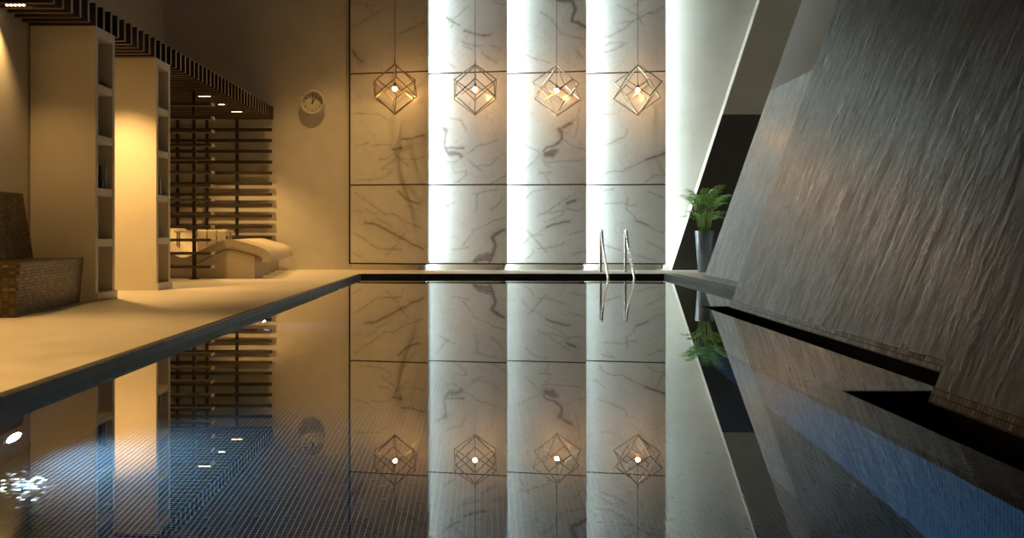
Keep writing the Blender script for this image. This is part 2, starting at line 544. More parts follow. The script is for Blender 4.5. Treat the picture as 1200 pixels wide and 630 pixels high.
lean_wall('wall_right_near', 1.78, 0.0, -1.9, 4.10, 'slate_dark', 'dark leaning stone wall nearest the camera')

# ================================================================ MARBLE PANELS
RX = [(p - VX) / 72.86 for p in (501.5, 594, 687, 780)]
YB, YR = YW - .035, YW - .33        # left edge set back, right edge standing out
LXP = [(411 - VX) / 71.43] + [RX[i] - .085 for i in range(3)]
ROWS = [(.167, 1.434 - .011), (1.434 + .011, 3.254 - .011), (3.254 + .011, 5.2)]

def Q(x0, y0, sc, *pts): return [(x0 + a / sc, y0 + b / sc) for a, b in pts]
S1, S2 = 5.725, 4.845
VEINS = []      # (width px, strength, polyline in px of the wall picture plane)
def V(w, s, x0, y0, sc, *lines):
    for l in lines: VEINS.append((w, s, Q(x0, y0, sc, *l)))
V(.65, .38, 400, 120, S1, [(100, 290), (175, 265)], [(200, 285), (330, 285), (350, 320), (410, 305)], [(350, 320), (370, 360), (450, 430)],
  [(250, 385), (300, 380), (360, 340)], [(270, 440), (350, 400), (370, 370)], [(270, 440), (350, 450), (310, 490), (240, 515), (120, 520)],
  [(80, 70), (250, 75), (330, 130)], [(370, 360), (450, 390), (560, 370)],
  [(830, 345), (870, 330), (910, 300), (1060, 255)], [(830, 350), (880, 410), (935, 455)], [(880, 430), (1000, 420), (1055, 375)],
  [(710, 400), (780, 395)], [(760, 470), (840, 460), (830, 500), (760, 540)], [(690, 90), (810, 125), (840, 190)], [(1000, 550), (1100, 490)])
V(1.5, .6, 400, 120, S1, [(350, 320), (410, 305)], [(410, 250), (470, 245), (560, 230)], [(640, 150), (690, 180), (705, 200), (690, 270), (700, 310), (720, 350)], [(700, 305), (760, 305), (820, 308)])
V(3.4, .62, 400, 120, S1, [(730, 342), (790, 345), (800, 365)], [(690, 182), (700, 190)])
V(.65, .38, 590, 120, S1, [(100, 265), (200, 310), (250, 345)], [(400, 170), (490, 110), (500, 60)], [(385, 250), (430, 280), (490, 310), (540, 320)],
  [(250, 345), (150, 450)], [(250, 360), (280, 420), (330, 440)], [(240, 470), (330, 470), (280, 490), (300, 540)], [(280, 400), (380, 400), (520, 390)],
  [(480, 220), (500, 120)], [(640, 290), (720, 275), (810, 230), (830, 180)], [(620, 420), (680, 380)], [(640, 520), (700, 465), (800, 460), (950, 390), (1075, 345)],
  [(1010, 375), (1050, 460), (1070, 470)], [(940, 540), (1000, 500), (1070, 490)], [(660, 75), (740, 75)])
V(2.0, .65, 590, 120, S1, [(270, 330), (290, 300), (340, 295), (370, 270), (385, 250), (387, 190), (370, 180)], [(950, 390), (1075, 345)], [(400, 170), (450, 140)])
V(3.8, .68, 590, 120, S1, [(285, 345), (345, 330)], [(280, 355), (330, 350)], [(372, 185), (382, 200)])
V(.65, .38, 400, 210, S1, [(90, 90), (190, 160), (300, 235), (350, 235)], [(90, 210), (130, 215)], [(160, 200), (230, 235)], [(240, 260), (320, 300)],
  [(430, 180), (530, 205)], [(300, 505), (380, 440), (400, 400), (450, 345)], [(350, 380), (410, 385)], [(70, 350), (210, 440), (250, 465), (400, 470)],
  [(70, 490), (130, 515)], [(400, 470), (410, 520)], [(350, 230), (430, 285), (550, 330)],
  [(640, 90), (690, 150), (720, 180), (650, 210)], [(690, 180), (760, 155)], [(870, 105), (930, 90), (1040, 70)], [(910, 100), (905, 190), (890, 220)],
  [(1000, 210), (1060, 160), (1080, 130)], [(890, 340), (960, 310), (1040, 270), (1100, 260)], [(820, 440), (890, 350)], [(740, 470), (860, 460)])
V(1.4, .6, 400, 210, S1, [(160, 290), (260, 310), (360, 370), (440, 410), (545, 465)], [(380, 80), (440, 130), (520, 165)], [(1020, 490), (930, 505), (880, 550)])
V(2.4, .66, 400, 210, S1, [(1090, 340), (1030, 370), (1012, 390), (1032, 440), (1020, 490), (1000, 545)], [(1010, 510), (940, 520), (900, 550)], [(990, 535), (930, 540)])
V(.65, .38, 590, 210, S1, [(150, 130), (200, 80), (300, 60)], [(230, 250), (290, 220), (400, 140), (480, 100)], [(240, 240), (370, 215), (420, 200), (490, 210), (545, 190)],
  [(280, 285), (380, 245), (410, 200)], [(130, 440), (180, 385), (280, 330)], [(190, 375), (260, 370)], [(160, 345), (290, 490)], [(230, 460), (330, 455), (400, 425)],
  [(440, 370), (540, 340)], [(460, 500), (550, 475)], [(140, 545), (200, 500), (200, 470)], [(680, 160), (800, 160), (880, 180)],
  [(830, 130), (820, 200), (870, 240), (890, 285), (960, 310), (1010, 350), (1080, 355)], [(960, 80), (1050, 125)], [(680, 440), (780, 475)],
  [(960, 420), (1050, 460), (1070, 500)], [(660, 80), (740, 60)], [(1000, 540), (900, 510)])
V(1.4, .6, 590, 210, S1, [(290, 320), (340, 300), (440, 285)], [(420, 165), (480, 140)], [(890, 285), (960, 310)])
V(.7, .38, 400, 0, S2, [(50, 20), (110, 15), (190, 30)], [(140, 20), (180, 80), (230, 60), (150, 100), (60, 150)], [(330, 200), (380, 180), (480, 140)],
  [(550, 50), (600, 100), (670, 145)], [(610, 130), (650, 100), (720, 40)], [(620, 160), (650, 120)], [(700, 180), (760, 200), (840, 210)],
  [(680, 230), (720, 260), (800, 270)], [(690, 260), (740, 280)], [(860, 20), (930, 45)], [(800, 310), (870, 350)], [(820, 330), (880, 365)],
  [(590, 340), (640, 385)], [(860, 270), (900, 285)])
V(1.5, .55, 400, 0, S2, [(60, 280), (80, 310), (120, 350)], [(600, 100), (670, 145)], [(700, 180), (760, 200), (840, 210)])
V(.7, .38, 590, 0, S2, [(210, 70), (270, 110), (300, 160), (330, 200), (430, 230), (460, 230)], [(80, 300), (120, 330), (90, 380)], [(110, 310), (200, 340), (260, 360)],
  [(400, 280), (440, 340)], [(530, 210), (590, 210), (680, 170), (740, 120), (850, 70), (900, 60)], [(560, 270), (610, 240), (700, 250)],
  [(570, 300), (640, 280), (690, 250)], [(680, 130), (740, 130)], [(650, 30), (700, 60), (760, 100), (790, 150)], [(740, 40), (800, 0)], [(800, 90), (870, 80)])
V(2.4, .66, 590, 0, S2, [(270, -10), (330, 15), (385, 20), (402, 70), (384, 128), (420, 142), (465, 170)], [(340, 5), (395, -6)])

def vein_values(P):
    """P: n x 2 picture coordinates -> vein strength."""
    out = np.zeros(len(P))
    lo, hi = P.min(0) - 12, P.max(0) + 12
    for w, s, line in VEINS:
        L = np.array(line)
        if (L.max(0) < lo).any() or (L.min(0) > hi).any(): continue
        best = np.full(len(P), 1e9)
        n = len(L) - 1
        for a, b in zip(L, L[1:]):
            d = b - a
            t = np.clip(((P - a) @ d) / (d @ d), 0, 1)
            q = a + t[:, None] * d
            best = np.minimum(best, np.hypot(*(P - q).T))
        out = np.maximum(out, s * np.exp(-(best / w) ** 2))
        out = np.maximum(out, .22 * s * np.exp(-(best / (w * 3.2)) ** 2))
    return out

COLUMN = ['behind the leftmost pendant lamp', 'behind the second pendant lamp from the left', 'behind the third pendant lamp from the left', 'behind the rightmost pendant lamp']
PANEL_LABEL = {
    (0, 0): 'amber lit white marble panel in the bottom row, beside the beige wall', (0, 1): 'bottom row marble panel with a dark hooked vein in its lower corner',
    (0, 2): 'bottom row marble panel with fan-like fine veins, left of the pool ladder', (0, 3): 'bottom row marble panel standing right behind the pool ladder',
    (1, 0): 'amber lit marble panel in the middle row under the leftmost pendant', (1, 1): 'middle row marble panel with dark bird-like vein under the second pendant',
    (1, 2): 'middle row marble panel with dark curled vein under the third pendant', (1, 3): 'middle row marble panel under the rightmost pendant, a diagonal vein at its edge',
    (2, 0): 'amber lit marble panel in the top row above the leftmost pendant', (2, 1): 'top row marble panel above the second pendant from the left',
    (2, 2): 'top row marble panel with thick brown vein above the third pendant', (2, 3): 'top row marble panel above the rightmost pendant, crossed by fanned veins'}
for c in range(4):
    x0, x1 = LXP[c], RX[c]
    for r, (z0, z1) in enumerate(ROWS):
        if r == 0 and False: pass
        L = math.hypot(x1 - x0, YR - YB)
        nu, nv = int(L / .0125), int((z1 - z0) / .0125)
        us, vs = np.linspace(0, 1, nu + 1), np.linspace(0, 1, nv + 1)
        U, W = np.meshgrid(us, vs)
        X = x0 + (x1 - x0) * U; Y = YB + (YR - YB) * U; Z = z0 + (z1 - z0) * W
        co_ = np.stack([X, Y, Z], -1).reshape(-1, 3)
        # picture-plane coordinates, wobbled a little so that the veins wander
        sx = 72.0
        px = VX + co_[:, 0] * sx; py = HY - (co_[:, 2] - CAM) * sx
        wob = np.array([mnoise.noise_vector(Vector((a * .11, b * .11, c * 3.0)))[:2] for a, b in zip(px, py)])
        wob2 = np.array([mnoise.noise_vector(Vector((a * .4, b * .4, 9 + c * 3.0)))[:2] for a, b in zip(px, py)])
        PP = np.stack([px, py], -1) + wob * 1.3 + wob2 * .5
        val = vein_values(PP)
        brk = np.array([mnoise.noise(Vector((a * .16, b * .16, 30.0 + c))) for a, b in zip(px, py)])
        val = np.minimum(val * 1.25, .85) * np.clip(.95 + brk * .7 * (val < .5), .35, 1.1)
        # box around the gridded face
        nrm = Vector((YB - YR, x1 - x0, 0)).normalized()      # points into the wall
        th = .022
        verts = [tuple(p) for p in co_]
        nb = len(verts)
        back = [(x0, YB, z0), (x1, YR, z0), (x1, YR, z1), (x0, YB, z1)]
        front_ids = [0, nu, (nv + 1) * (nu + 1) - 1, nv * (nu + 1)]
        verts += [(p[0] + nrm.x * th, p[1] + nrm.y * th, p[2]) for p in back]
        faces = []
        for j in range(nv):
            for i in range(nu):
                a = j * (nu + 1) + i
                faces.append((a, a + 1, a + nu + 2, a + nu + 1))
        edges_ = [list(range(0, nu + 1)), [k * (nu + 1) + nu for k in range(nv + 1)],
                  [nv * (nu + 1) + i for i in range(nu, -1, -1)], [k * (nu + 1) for k in range(nv, -1, -1)]]
        for e, (p, q) in zip(edges_, ((0, 1), (1, 2), (2, 3), (3, 0))):
            faces.append(tuple(e[::-1]) + (nb + p, nb + q))
        faces.append((nb + 3, nb + 2, nb + 1, nb))
        me = bpy.data.meshes.new('marble_panel')
        me.from_pydata(verts, [], faces)
        at = me.attributes.new('vein', 'FLOAT', 'POINT')
        at.data.foreach_set('value', np.concatenate([val, np.zeros(4)]).astype(np.float32))
        me.materials.append(MATS['white_marble'])
        o = bpy.data.objects.new('marble_panel', me)
        COL.objects.link(o)
        tag(o, PANEL_LABEL[(r, c)], 'wall panel', 'marble panels of the back wall')

# dark backing boards, plinth blocks and light strips of the four columns
for c in range(4):
    x0, x1 = LXP[c], RX[c]
    nrm = Vector((YB - YR, x1 - x0, 0)).normalized()
    m = MB()
    a = Vector((x0 - (.025 if c == 0 else 0), YB, 0)) + nrm * .023
    b = Vector((x1 - .004, YR, 0)) + nrm * .023
    if a.y > YW - .004: a.y = YW - .004
    pts = [(a.x, a.y), (b.x, b.y), (b.x, b.y + .012), (a.x, min(a.y + .012, YW - .001))]
    m.prism(pts, 'z', .145, CEIL - .002, 'black_metal')
    if c == 0: m.box(x0 - .026, x0 - .006, YB - .012, YW - .001, .145, CEIL - .002, 'black_metal')
    structure(m.build('trim_%d' % (c + 1)), 'black metal backing frame of the marble panels')
    m = MB()
    pl0 = [410, 490.7, 583, 676][c]; pl1 = [490.7, 583, 676, 768][c]
    xa, xb = (pl0 - VX) / 72.4 + .004, (pl1 - VX) / 72.4
    m.prism([(xa, YW - .10), (xb, YW - .26), (xb, YW - .012), (xa, YW - .012)], 'z', DECK, .142, 'cream_lacquer')
    structure(m.build('baseboard_%d' % (c + 1)), 'pale plinth under the marble panels')
    hx = x1 - .035
    e = empty('light_strip', (hx, YW - .225, 0), ['vertical white light strip hidden behind the edge of the amber lit marble column',
              'vertical white light strip between the second and third marble columns', 'vertical white light strip between the third and fourth marble columns',
              'vertical white light strip at the white wall beside the fourth marble column'][c], 'light', 'vertical light strips of the marble wall')
    h = MB(); h.box(-.022, -.008, -.022, .05, .072, CEIL - .05, 'steel', .001)
    h.box(-.008, .003, -.022, -.0195, .072, CEIL - .05, 'steel'); h.box(-.008, .003, .047, .05, .072, CEIL - .05, 'steel'); h.build('housing', parent=e)
    d = MB(); d.box(-.0075, -.002, -.019, .0465, .075, CEIL - .052, 'led_white'); d.build('diffuser', parent=e)

# ================================================================ PENDANT LAMPS
def cube_frame(a, rot, rod, squash=1.0):
    """Wire cube standing on one corner; origin at its centre."""
    R = a * math.sqrt(2 / 3); h = a * math.sqrt(3)
    top, bot = Vector((0, 0, h / 2)), Vector((0, 0, -h / 2))
    up = [Vector((R * math.sin(rot + k * 2 * PI / 3), -R * math.cos(rot + k * 2 * PI / 3), h / 6)) for k in range(3)]
    lo = [Vector((R * math.sin(rot + PI / 3 + k * 2 * PI / 3), -R * math.cos(rot + PI / 3 + k * 2 * PI / 3), -h / 6)) for k in range(3)]
    m = MB()
    for k in range(3):
        for p, q in ((top, up[k]), (up[k], lo[k]), (up[k], lo[(k + 2) % 3]), (lo[k], bot)):
            d = (q - p).normalized() * rod * .6
            m.tube([p - d, q + d], rod, 4, 'bronze', smooth=False, roll=PI / 4)
    return m
PEND = [(462.8, 104.0, .16, 'leftmost wire cube pendant lamp, hanging before the amber marble'),
        (556.8, 104.5, PI / 3 + .02, 'second wire cube pendant lamp from the left, its cube squared to the front'),
        (652.3, 106.0, PI / 3 - .42, 'third wire cube pendant lamp from the left, before the bird-like marble vein'),
        (747.3, 105.0, PI / 3 + .38, 'rightmost wire cube pendant lamp, nearest the white wall')]
for px, py, rot, lab in PEND:
    Y = 16.05; s = F / Y
    X, Z = (px - VX) / s, CAM + (HY - py) / s
    e = empty('pendant_lamp', (X, Y, Z), lab, 'pendant lamp', 'wire cube pendant lamps')
    cage = (0, 0, -.005)
    c1 = cube_frame(.459, rot, .0100).build('cube_frame', parent=e); c1.location = cage
    c2 = cube_frame(.430, rot + PI / 3, .0100).build('cube_frame', parent=e); c2.location = (0, 0, -.005)
    m = MB(); m.lathe([(0, .034), (.018, .030), (.031, .016), (.035, 0), (.031, -.016), (.018, -.030), (0, -.034)], 16, 'bulb_glow'); m.build('bulb', parent=e)
    m = MB(); m.lathe([(0, .10), (.008, .10), (.019, .085), (.019, .032), (.016, .026), (0, .026)], 14, 'bronze'); m.build('socket', parent=e)
    m = MB(); m.tube([(0, 0, .09), (0, 0, CEIL - Z - .02)], .0045, 6, 'black_metal'); m.build('cable', parent=e)
    m = MB(); m.lathe([(0, .465), (.006, .465), (.010, .445), (.010, .40), (.016, .39), (0, .38)], 10, 'steel'); m.build('hanger', parent=e)
    m = MB(); m.lathe([(0, CEIL - Z), (.05, CEIL - Z), (.05, CEIL - Z - .02), (0, CEIL - Z - .026)], 20, 'black_metal'); m.build('ceiling_rose', parent=e)

# ================================================================ CLOCK
e = empty('wall_clock', ((366 - VX) / 71.8, YW, CAM + (HY - 119.8) / 71.8), 'round cream wall clock showing one o\'clock on the beige wall', 'clock')
m = MB(); m.lathe([(0, 0), (.165, 0), (.186, .02), (.192, .095), (.184, .112), (.168, .114), (.162, .100), (.162, .055), (0, .055)], 48, 'clock_rim', axis='y'); m.build('case', parent=e)
m = MB(); m.lathe([(.1575, .056), (0, .0565)], 48, 'clock_white', axis='y', smooth=False); m.build('face', parent=e)
def text_mesh(name, items, mat, parent, loc):
    """(text, x, z, size) glyphs facing -Y as one flat extruded mesh."""
    m = MB(); k = m.mi(mat)
    for t, x, z, size in items:
        cu = bpy.data.curves.new('glyph', 'FONT'); cu.body = t; cu.size = size; cu.align_x = 'CENTER'; cu.align_y = 'CENTER'; cu.extrude = .0012
        ob = bpy.data.objects.new('glyph', cu); COL.objects.link(ob)
        dg = bpy.context.evaluated_depsgraph_get(); dg.update()
        me = bpy.data.meshes.new_from_object(ob.evaluated_get(dg))
        mp = [m.bm.verts.new((x + v.co.x, -v.co.z, z + v.co.y)) for v in me.vertices]
        for p in me.polygons:
            try:
                f = m.bm.faces.new([mp[i] for i in p.vertices]); f.material_index = k
            except ValueError: pass
        bpy.data.objects.remove(ob); bpy.data.curves.remove(cu); bpy.data.meshes.remove(me)
    o = m.build(name, parent=parent); o.location = loc
    return o
items = [(str(h), .124 * math.sin(h * PI / 6), .124 * math.cos(h * PI / 6), .042) for h in range(1, 13)]
for it in items: text_mesh('numeral', [it], 'clock_black', e, (0, -.0585, 0))
def hand(name, ang, ln, w, y):
    m = MB()
    m.prism([(-w, -.025), (w, -.025), (w * .6, ln), (-w * .6, ln)], 'y', -y - .003, -y, 'clock_black')
    o = m.build(name, parent=e); o.rotation_euler = (0, ang, 0)
hand('hour_hand', PI / 6, .088, .0085, .062)
hand('minute_hand', 0, .125, .006, .067)
m = MB(); m.lathe([(0, .056), (.010, .056), (.010, .074), (0, .075)], 14, 'clock_black', axis='y'); m.build('hub', parent=e)

e.scale = (1.06, 1.06, 1.06)

# ================================================================ POOL LADDER
e = empty('pool_ladder', (1.97, 15.4, DECK), 'curved stainless steel pool ladder at the far pool edge', 'pool ladder')
def rail(x):
    P = [(x, .42, 0), (x, .42, .36), (x, .42, .52)]
    zc, r, yc = .565, .085, .335
    for k in range(9):
        a = PI * k / 8 * .90
        P.append((x, yc + r * math.cos(a), zc + r * math.sin(a) * .95))
    P += [(x, .10, .36), (x, -.40, .05), (x, -.60, -.10), (x, -.66, -.20), (x, -.66, -.75)]
    # smooth the path
    V_ = [Vector(p) for p in P]
    for _ in range(2):
        W = [V_[0]]
        for a, b in zip(V_, V_[1:]): W += [a * .75 + b * .25, a * .25 + b * .75]
        W.append(V_[-1]); V_ = W
    m = MB(); m.tube(V_, .0215, 12, 'steel'); return m
for x in (-.19, .19):
    # the front leg stands a little further right, as the rails splay towards the water
    o = rail(x).build('rail', parent=e)
    m = MB(); m.lathe([(0, .012), (.03, .012), (.045, .004), (.045, 0), (0, 0)], 20, 'steel', centre=(x, .42, 0)); m.build('floor_flange', parent=e)
for z in (-.36, -.62):
    m = MB(); m.box(-.18, .18, -.70, -.62, z - .014, z + .014, 'steel', .006); m.build('tread', parent=e)

# ================================================================ POTTED PALM
PYP = 15.7
e = empty('potted_palm', (3.36, PYP, DECK), 'green palm in a tapered blue-grey planter beside the dark slanting wall', 'potted plant')
m = MB(); m.lathe([(0, 0), (.098, 0), (.102, .006), (.150, .625), (.150, .632), (.140, .632), (.137, .60), (0, .60)], 40, 'planter_glaze'); m.build('planter', parent=e)
m = MB(); m.lathe([(.138, .598), (.08, .603), (0, .606)], 24, 'soil'); m.build('soil', parent=e)
rp = random.Random(12)
def frond_mesh(base, az, tilt, ln, droop, nl=11, wl=.17):
    """Pinnate frond: arching midrib with folded lance leaflets on both sides."""
    m = MB()
    dirh = Vector((math.sin(az), -math.cos(az), 0)); side = Vector((math.cos(az), math.sin(az), 0))
    pts = []; p = Vector(base); ang = tilt; n = 14
    for i in range(n + 1):
        pts.append(p.copy())
        d = dirh * math.sin(ang) + Vector((0, 0, 1)) * math.cos(ang)
        p = p + d * ln / n
        ang += droop / n * (.4 + 1.2 * i / n)
    m.tube(pts, .0042, 5, 'palm_stem', r1=.0015)
    k = m.mi('palm_leaf')
    for j in range(nl):
        t = .25 + .75 * j / (nl - 1)
        i = min(int(t * n), n - 1); f = t * n - i
        o = pts[i].lerp(pts[i + 1], min(f, 1)); d = (pts[i + 1] - pts[i]).normalized()
        for sgn in (-1, 1):
            L = wl * (1 - .45 * abs(t - .45) / .55) * rp.uniform(.85, 1.1)
            out = (side * sgn * rp.uniform(.75, .95) + d * rp.uniform(.65, 1.0)).normalized()
            up = d.cross(out).normalized()
            if up.z < 0: up = -up
            wv = out.cross(up).normalized()
            prev = None
            ring = []
            for q in range(6):
                tt = q / 5
                c = o + out * L * tt - Vector((0, 0, 1)) * L * .42 * tt * tt + up * .0
                w = .0078 * math.sin(PI * (.12 + .88 * tt)) + .0004
                ring.append((c - wv * w + up * w * .45, c, c + wv * w + up * w * .45))
            vs = [[m.bm.verts.new(v) for v in r_] for r_ in ring]
            for a, b in zip(vs, vs[1:]):
                for z in (0, 1):
                    fc = m.bm.faces.new([a[z], a[z + 1], b[z + 1], b[z]]); fc.material_index = k; fc.smooth = True
    return m
stems = []
for i in range(17):
    az = i * 2.399 + rp.uniform(-.3, .3)
    r0 = .02 + .055 * math.sqrt((i + .5) / 17)
    h = rp.uniform(.24, .46)
    lean = rp.uniform(.02, .13)
    b = Vector((r0 * math.sin(az), -r0 * math.cos(az), .60))
    t = b + Vector((math.sin(az) * lean * h * 2, -math.cos(az) * lean * h * 2, h))
    mid = b.lerp(t, .5) + Vector((rp.uniform(-.01, .01), rp.uniform(-.01, .01), 0))
    m = MB(); m.tube([b, mid, t], .0095, 7, 'palm_stem', r1=.0055); m.build('stem', parent=e)
    stems.append((t, az))
    frond_mesh(t, az, rp.uniform(.08, .50), rp.uniform(.26, .42), rp.uniform(.5, 1.9), 9, .19).build('frond', parent=e, recalc=False)
    if i % 2 == 0:
        frond_mesh(mid, az + rp.uniform(-.8, .8), rp.uniform(.5, .9), rp.uniform(.22, .32), rp.uniform(.9, 1.5), 8, .12).build('frond', parent=e, recalc=False)

# ================================================================ SHELVING COLUMNS
XR = -3.478
def shelf_column(y0, name_label, px_front):
    e = empty('shelving_column', (XR, y0, DECK), name_label, 'shelving column', 'shelving columns beside the pool deck')
    H = 2.511 - DECK; D = .485; Wd = .60
    fr = .062
    m = MB()
    m.box(-Wd + .02, 0, 0, fr, 0, H, 'cream_lacquer', .003)            # side towards the camera
    m.build('side_panel', parent=e)
    m = MB(); m.box(-Wd + .02, 0, D - fr, D, 0, H, 'greige_lacquer', .003); m.build('side_panel', parent=e)
    m = MB(); m.box(-Wd + .02, -.30, fr, D - fr, 0, H, 'greige_lacquer'); m.build('back_panel', parent=e)
    m = MB(); m.box(-.30, .002, fr, D - fr, H - .085, H, 'greige_lacquer', .003); m.build('top_rail', parent=e)
    m = MB(); m.box(-.31, .022, .001, D + .012, 0, .075, 'greige_lacquer', .004); m.build('plinth', parent=e)
    tops = []
    for z0, z1 in ((.505 - .02, .575 - .02), (.965 - .02, 1.035 - .02), (1.44 - .02, 1.51 - .02), (1.90 - .02, 1.97 - .02)):
        m = MB(); m.box(-.30, -.004, fr, D - fr, z0, z1, 'greige_lacquer', .003); m.build('shelf', parent=e)
        tops.append(z1 + DECK)
    # edging of the face towards the pool
    m = MB(); m.box(-.004, .003, -.001, fr, .075, H, 'greige_lacquer', .001); m.build('edging', parent=e)
    return tops
T_A = shelf_column(9.125, 'nearer tall shelving column beside the tiled bench', 0)
shelf_column(10.81, 'further tall shelving column, its broad side brightly lit, before the loungers', 0)
def vase(x, y, z, prof, mat, label, grp):
    o = MB().lathe(prof, 18, mat).build('vase')
    o.location = (x, y, z)
    tag(o, label, 'vase', grp)
def slim(r, h): return [(0, 0), (r, 0), (r * 1.05, h * .08), (r, h * .5), (r * .62, h * .72), (r * .5, h * .96), (r * .62, h), (r * .4, h), (r * .35, h * .9), (0, h * .9)]
zs = T_A[1]
vase(XR - .09, 9.125 + .115, zs, slim(.022, .30), 'vase_glaze', 'tallest dark slim vase in the nearer shelving column, closest to its front', 'slim vases in the nearer shelving column')
vase(XR - .06, 9.125 + .285, zs, slim(.024, .21), 'vase_glaze', 'shorter dark vase in the nearer shelving column, between its two neighbours', 'slim vases in the nearer shelving column')
vase(XR - .05, 9.125 + .355, zs, slim(.020, .235), 'vase_steel', 'grey slim vase in the nearer shelving column, at the back of the row', 'slim vases in the nearer shelving column')
vase(XR - .08, 10.81 + .16, zs, slim(.026, .21), 'vase_glaze', 'dark slim vase standing in the further shelving column', 'slim vases in the further shelving column')
vase(XR - .05, 10.81 + .25, zs, slim(.022, .215), 'vase_steel', 'grey slim vase standing in the further shelving column', 'slim vases in the further shelving column')

# ================================================================ TILED BENCH
ang = math.atan(.11)
e = empty('tiled_bench', (-3.568, 9.0, DECK), 'gold mosaic tiled bench with sloping backrest against the left wall', 'bench', rz=ang)
LEN = 1.62
def banded(prof, mats, ya, yb, endmat):
    """prism in local x-z with one material per side face"""
    m = MB(); n = len(prof)
    for i in range(n):
        p, q = prof[i], prof[(i + 1) % n]
        m.poly([(p[0], ya, p[1]), (q[0], ya, q[1]), (q[0], yb, q[1]), (p[0], yb, p[1])], mats[i])
    m.poly([(p[0], ya, p[1]) for p in prof], endmat)
    m.poly([(p[0], yb, p[1]) for p in prof][::-1], endmat)
    bmesh.ops.remove_doubles(m.bm, verts=m.bm.verts[:], dist=1e-5)
    return m
seat = banded([(0, 0), (.034, .392), (-.41, .392), (-.41, 0)], ['bench_mosaic_front', 'bench_mosaic_top', 'bench_mosaic_front', 'bench_mosaic_top'], -LEN, 0, 'bench_mosaic_end')
seat.build('seat', parent=e)
back = banded([(-.39, .393), (-.478, .95), (-.50, .95), (-.50, 0.0), (-.412, 0.0), (-.412, .393)], ['bench_mosaic_front', 'bench_mosaic_top'] + ['bench_mosaic_front'] * 4, -LEN, .0, 'bench_mosaic_end')
back.build('backrest', parent=e)

# ================================================================ SLATTED CANOPY
e = empty('slatted_canopy', (XR, 10.0, 2.511), 'dark wooden slatted canopy over the loungers and bench', 'canopy')
PITCH, TH = .181, .050
y = 9.13 + PITCH * 42
k = 0
ys = [9.13 + PITCH * i for i in range(-17, 43)]
for y in ys:
    xl = wallx(y) + .002 if y < 9.50 else (-4.05 if y < 9.63 else -5.268)
    m = MB(); m.box(xl - XR, 0, y - 10.0, y - 10.0 + TH, .001, .205, 'dark_wood', .003, 1)
    k = m.mi('slat_edge_lit')
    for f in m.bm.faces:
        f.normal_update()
        if f.normal.x > .9 or f.normal.z < -.9: f.material_index = k  # pool-side ends and undersides coloured paler, standing in for light on them
    m.build('slat', parent=e)
m = MB(); m.box(-5.2 - XR, -5.1 - XR, -.2, 6.7, .206, .26, 'dark_wood'); m.build('rail', parent=e)
m = MB(); m.box(-.42, -.34, -3.8, 6.7, .206, .26, 'dark_wood'); m.build('rail', parent=e)

# linear downlights set between the slats, each with its lamp
DL = [(2.79, 'out'), (4.6, 'out'), (6.41, 'out'), (8.26, 'linear downlight in the canopy over the tiled bench'), (10.11, 'linear downlight in the canopy between the two shelving columns'),
      (12.1, 'linear downlight in the canopy just past the further shelving column'), (13.98, 'linear downlight in the canopy over the nearest lounger'),
      (14.80, 'short linear downlight half hidden by the canopy slats above the loungers'), (15.78, 'linear downlight in the canopy nearest the back wall')]
for y, lab in DL:
    i = min(range(len(ys)), key=lambda q: abs(ys[q] + TH + (PITCH - TH) / 2 - y)) if y > 6 else None
    yc = ys[i] + TH + (PITCH - TH) / 2 if i is not None else y
    xc = -3.83
    short = 'short' in lab
    if y > 6:
        if lab == 'out': lab = 'linear downlight in the canopy above the near end of the bench'
        d = empty('downlight', (xc, yc, 2.514), lab, 'ceiling light', 'linear downlights in the canopy')
        hl = .05 if short else .085
        m = MB(); m.box(-hl, hl, -.05, .05, .010, .05, 'black_metal', .003)
        m.box(-hl, hl, -.064, -.05, .012, .046, 'black_metal'); m.box(-hl, hl, .05, .064, .012, .046, 'black_metal'); m.build('housing', parent=d)
        m = MB()
        for q in range(5):
            xx = (-1 + q * .5) * (hl - .018)
            m.lathe([(0, 0), (.011, .001), (.0125, .010), (0, .010)], 12, 'downlight_glow', centre=(xx, 0, 0))
        m.build('lens', parent=d)
    if short: continue
    L = bpy.data.lights.new('downlight_lamp', 'SPOT')
    L.color = (1.0, .57, .18)
    L.energy = {8.26: 48, 10.11: 310, 12.1: 110, 13.98: 130, 15.78: 200, 6.41: 110}.get(y, 110)
    L.spot_size = math.radians(104); L.spot_blend = .8; L.shadow_soft_size = .035
    lo = bpy.data.objects.new('downlight_lamp', L); COL.objects.link(lo)
    lo.location = (xc, yc, 2.503)

# recessed spotlights in the high ceiling, shining down on the deck
for x, y, en, ang_, lab in ((-2.45, 15.3, 620, 74, 'recessed ceiling spotlight by the back wall, over the corner with the clock'), (-2.5, 12.3, 420, 40, 'recessed ceiling spotlight over the deck beside the loungers'),
                       (-2.6, 5.6, 700, 52, 'recessed ceiling spotlight over the deck beside the tiled bench'), (-2.6, 3.0, 560, 52, 'recessed ceiling spotlight over the near end of the deck')):
    d = empty('ceiling_spotlight', (x, y, CEIL), lab, 'ceiling light', 'recessed spotlights in the ceiling')
    m = MB(); m.lathe([(.034, -.002), (.055, -.006), (.062, -.001), (.062, 0)], 24, 'steel'); m.build('bezel', parent=d)
    m = MB(); m.lathe([(.034, -.002), (0, -.003)], 20, 'downlight_glow'); m.build('lens', parent=d)
    L = bpy.data.lights.new('spotlight_lamp', 'SPOT')
    L.color = (1.0, .57, .18); L.energy = en
    L.spot_size = math.radians(ang_); L.spot_blend = 1.0 if y > 14 else .7; L.shadow_soft_size = .04
    lo = bpy.data.objects.new('spotlight_lamp', L); COL.objects.link(lo)
    lo.location = (x, y, CEIL - .02)

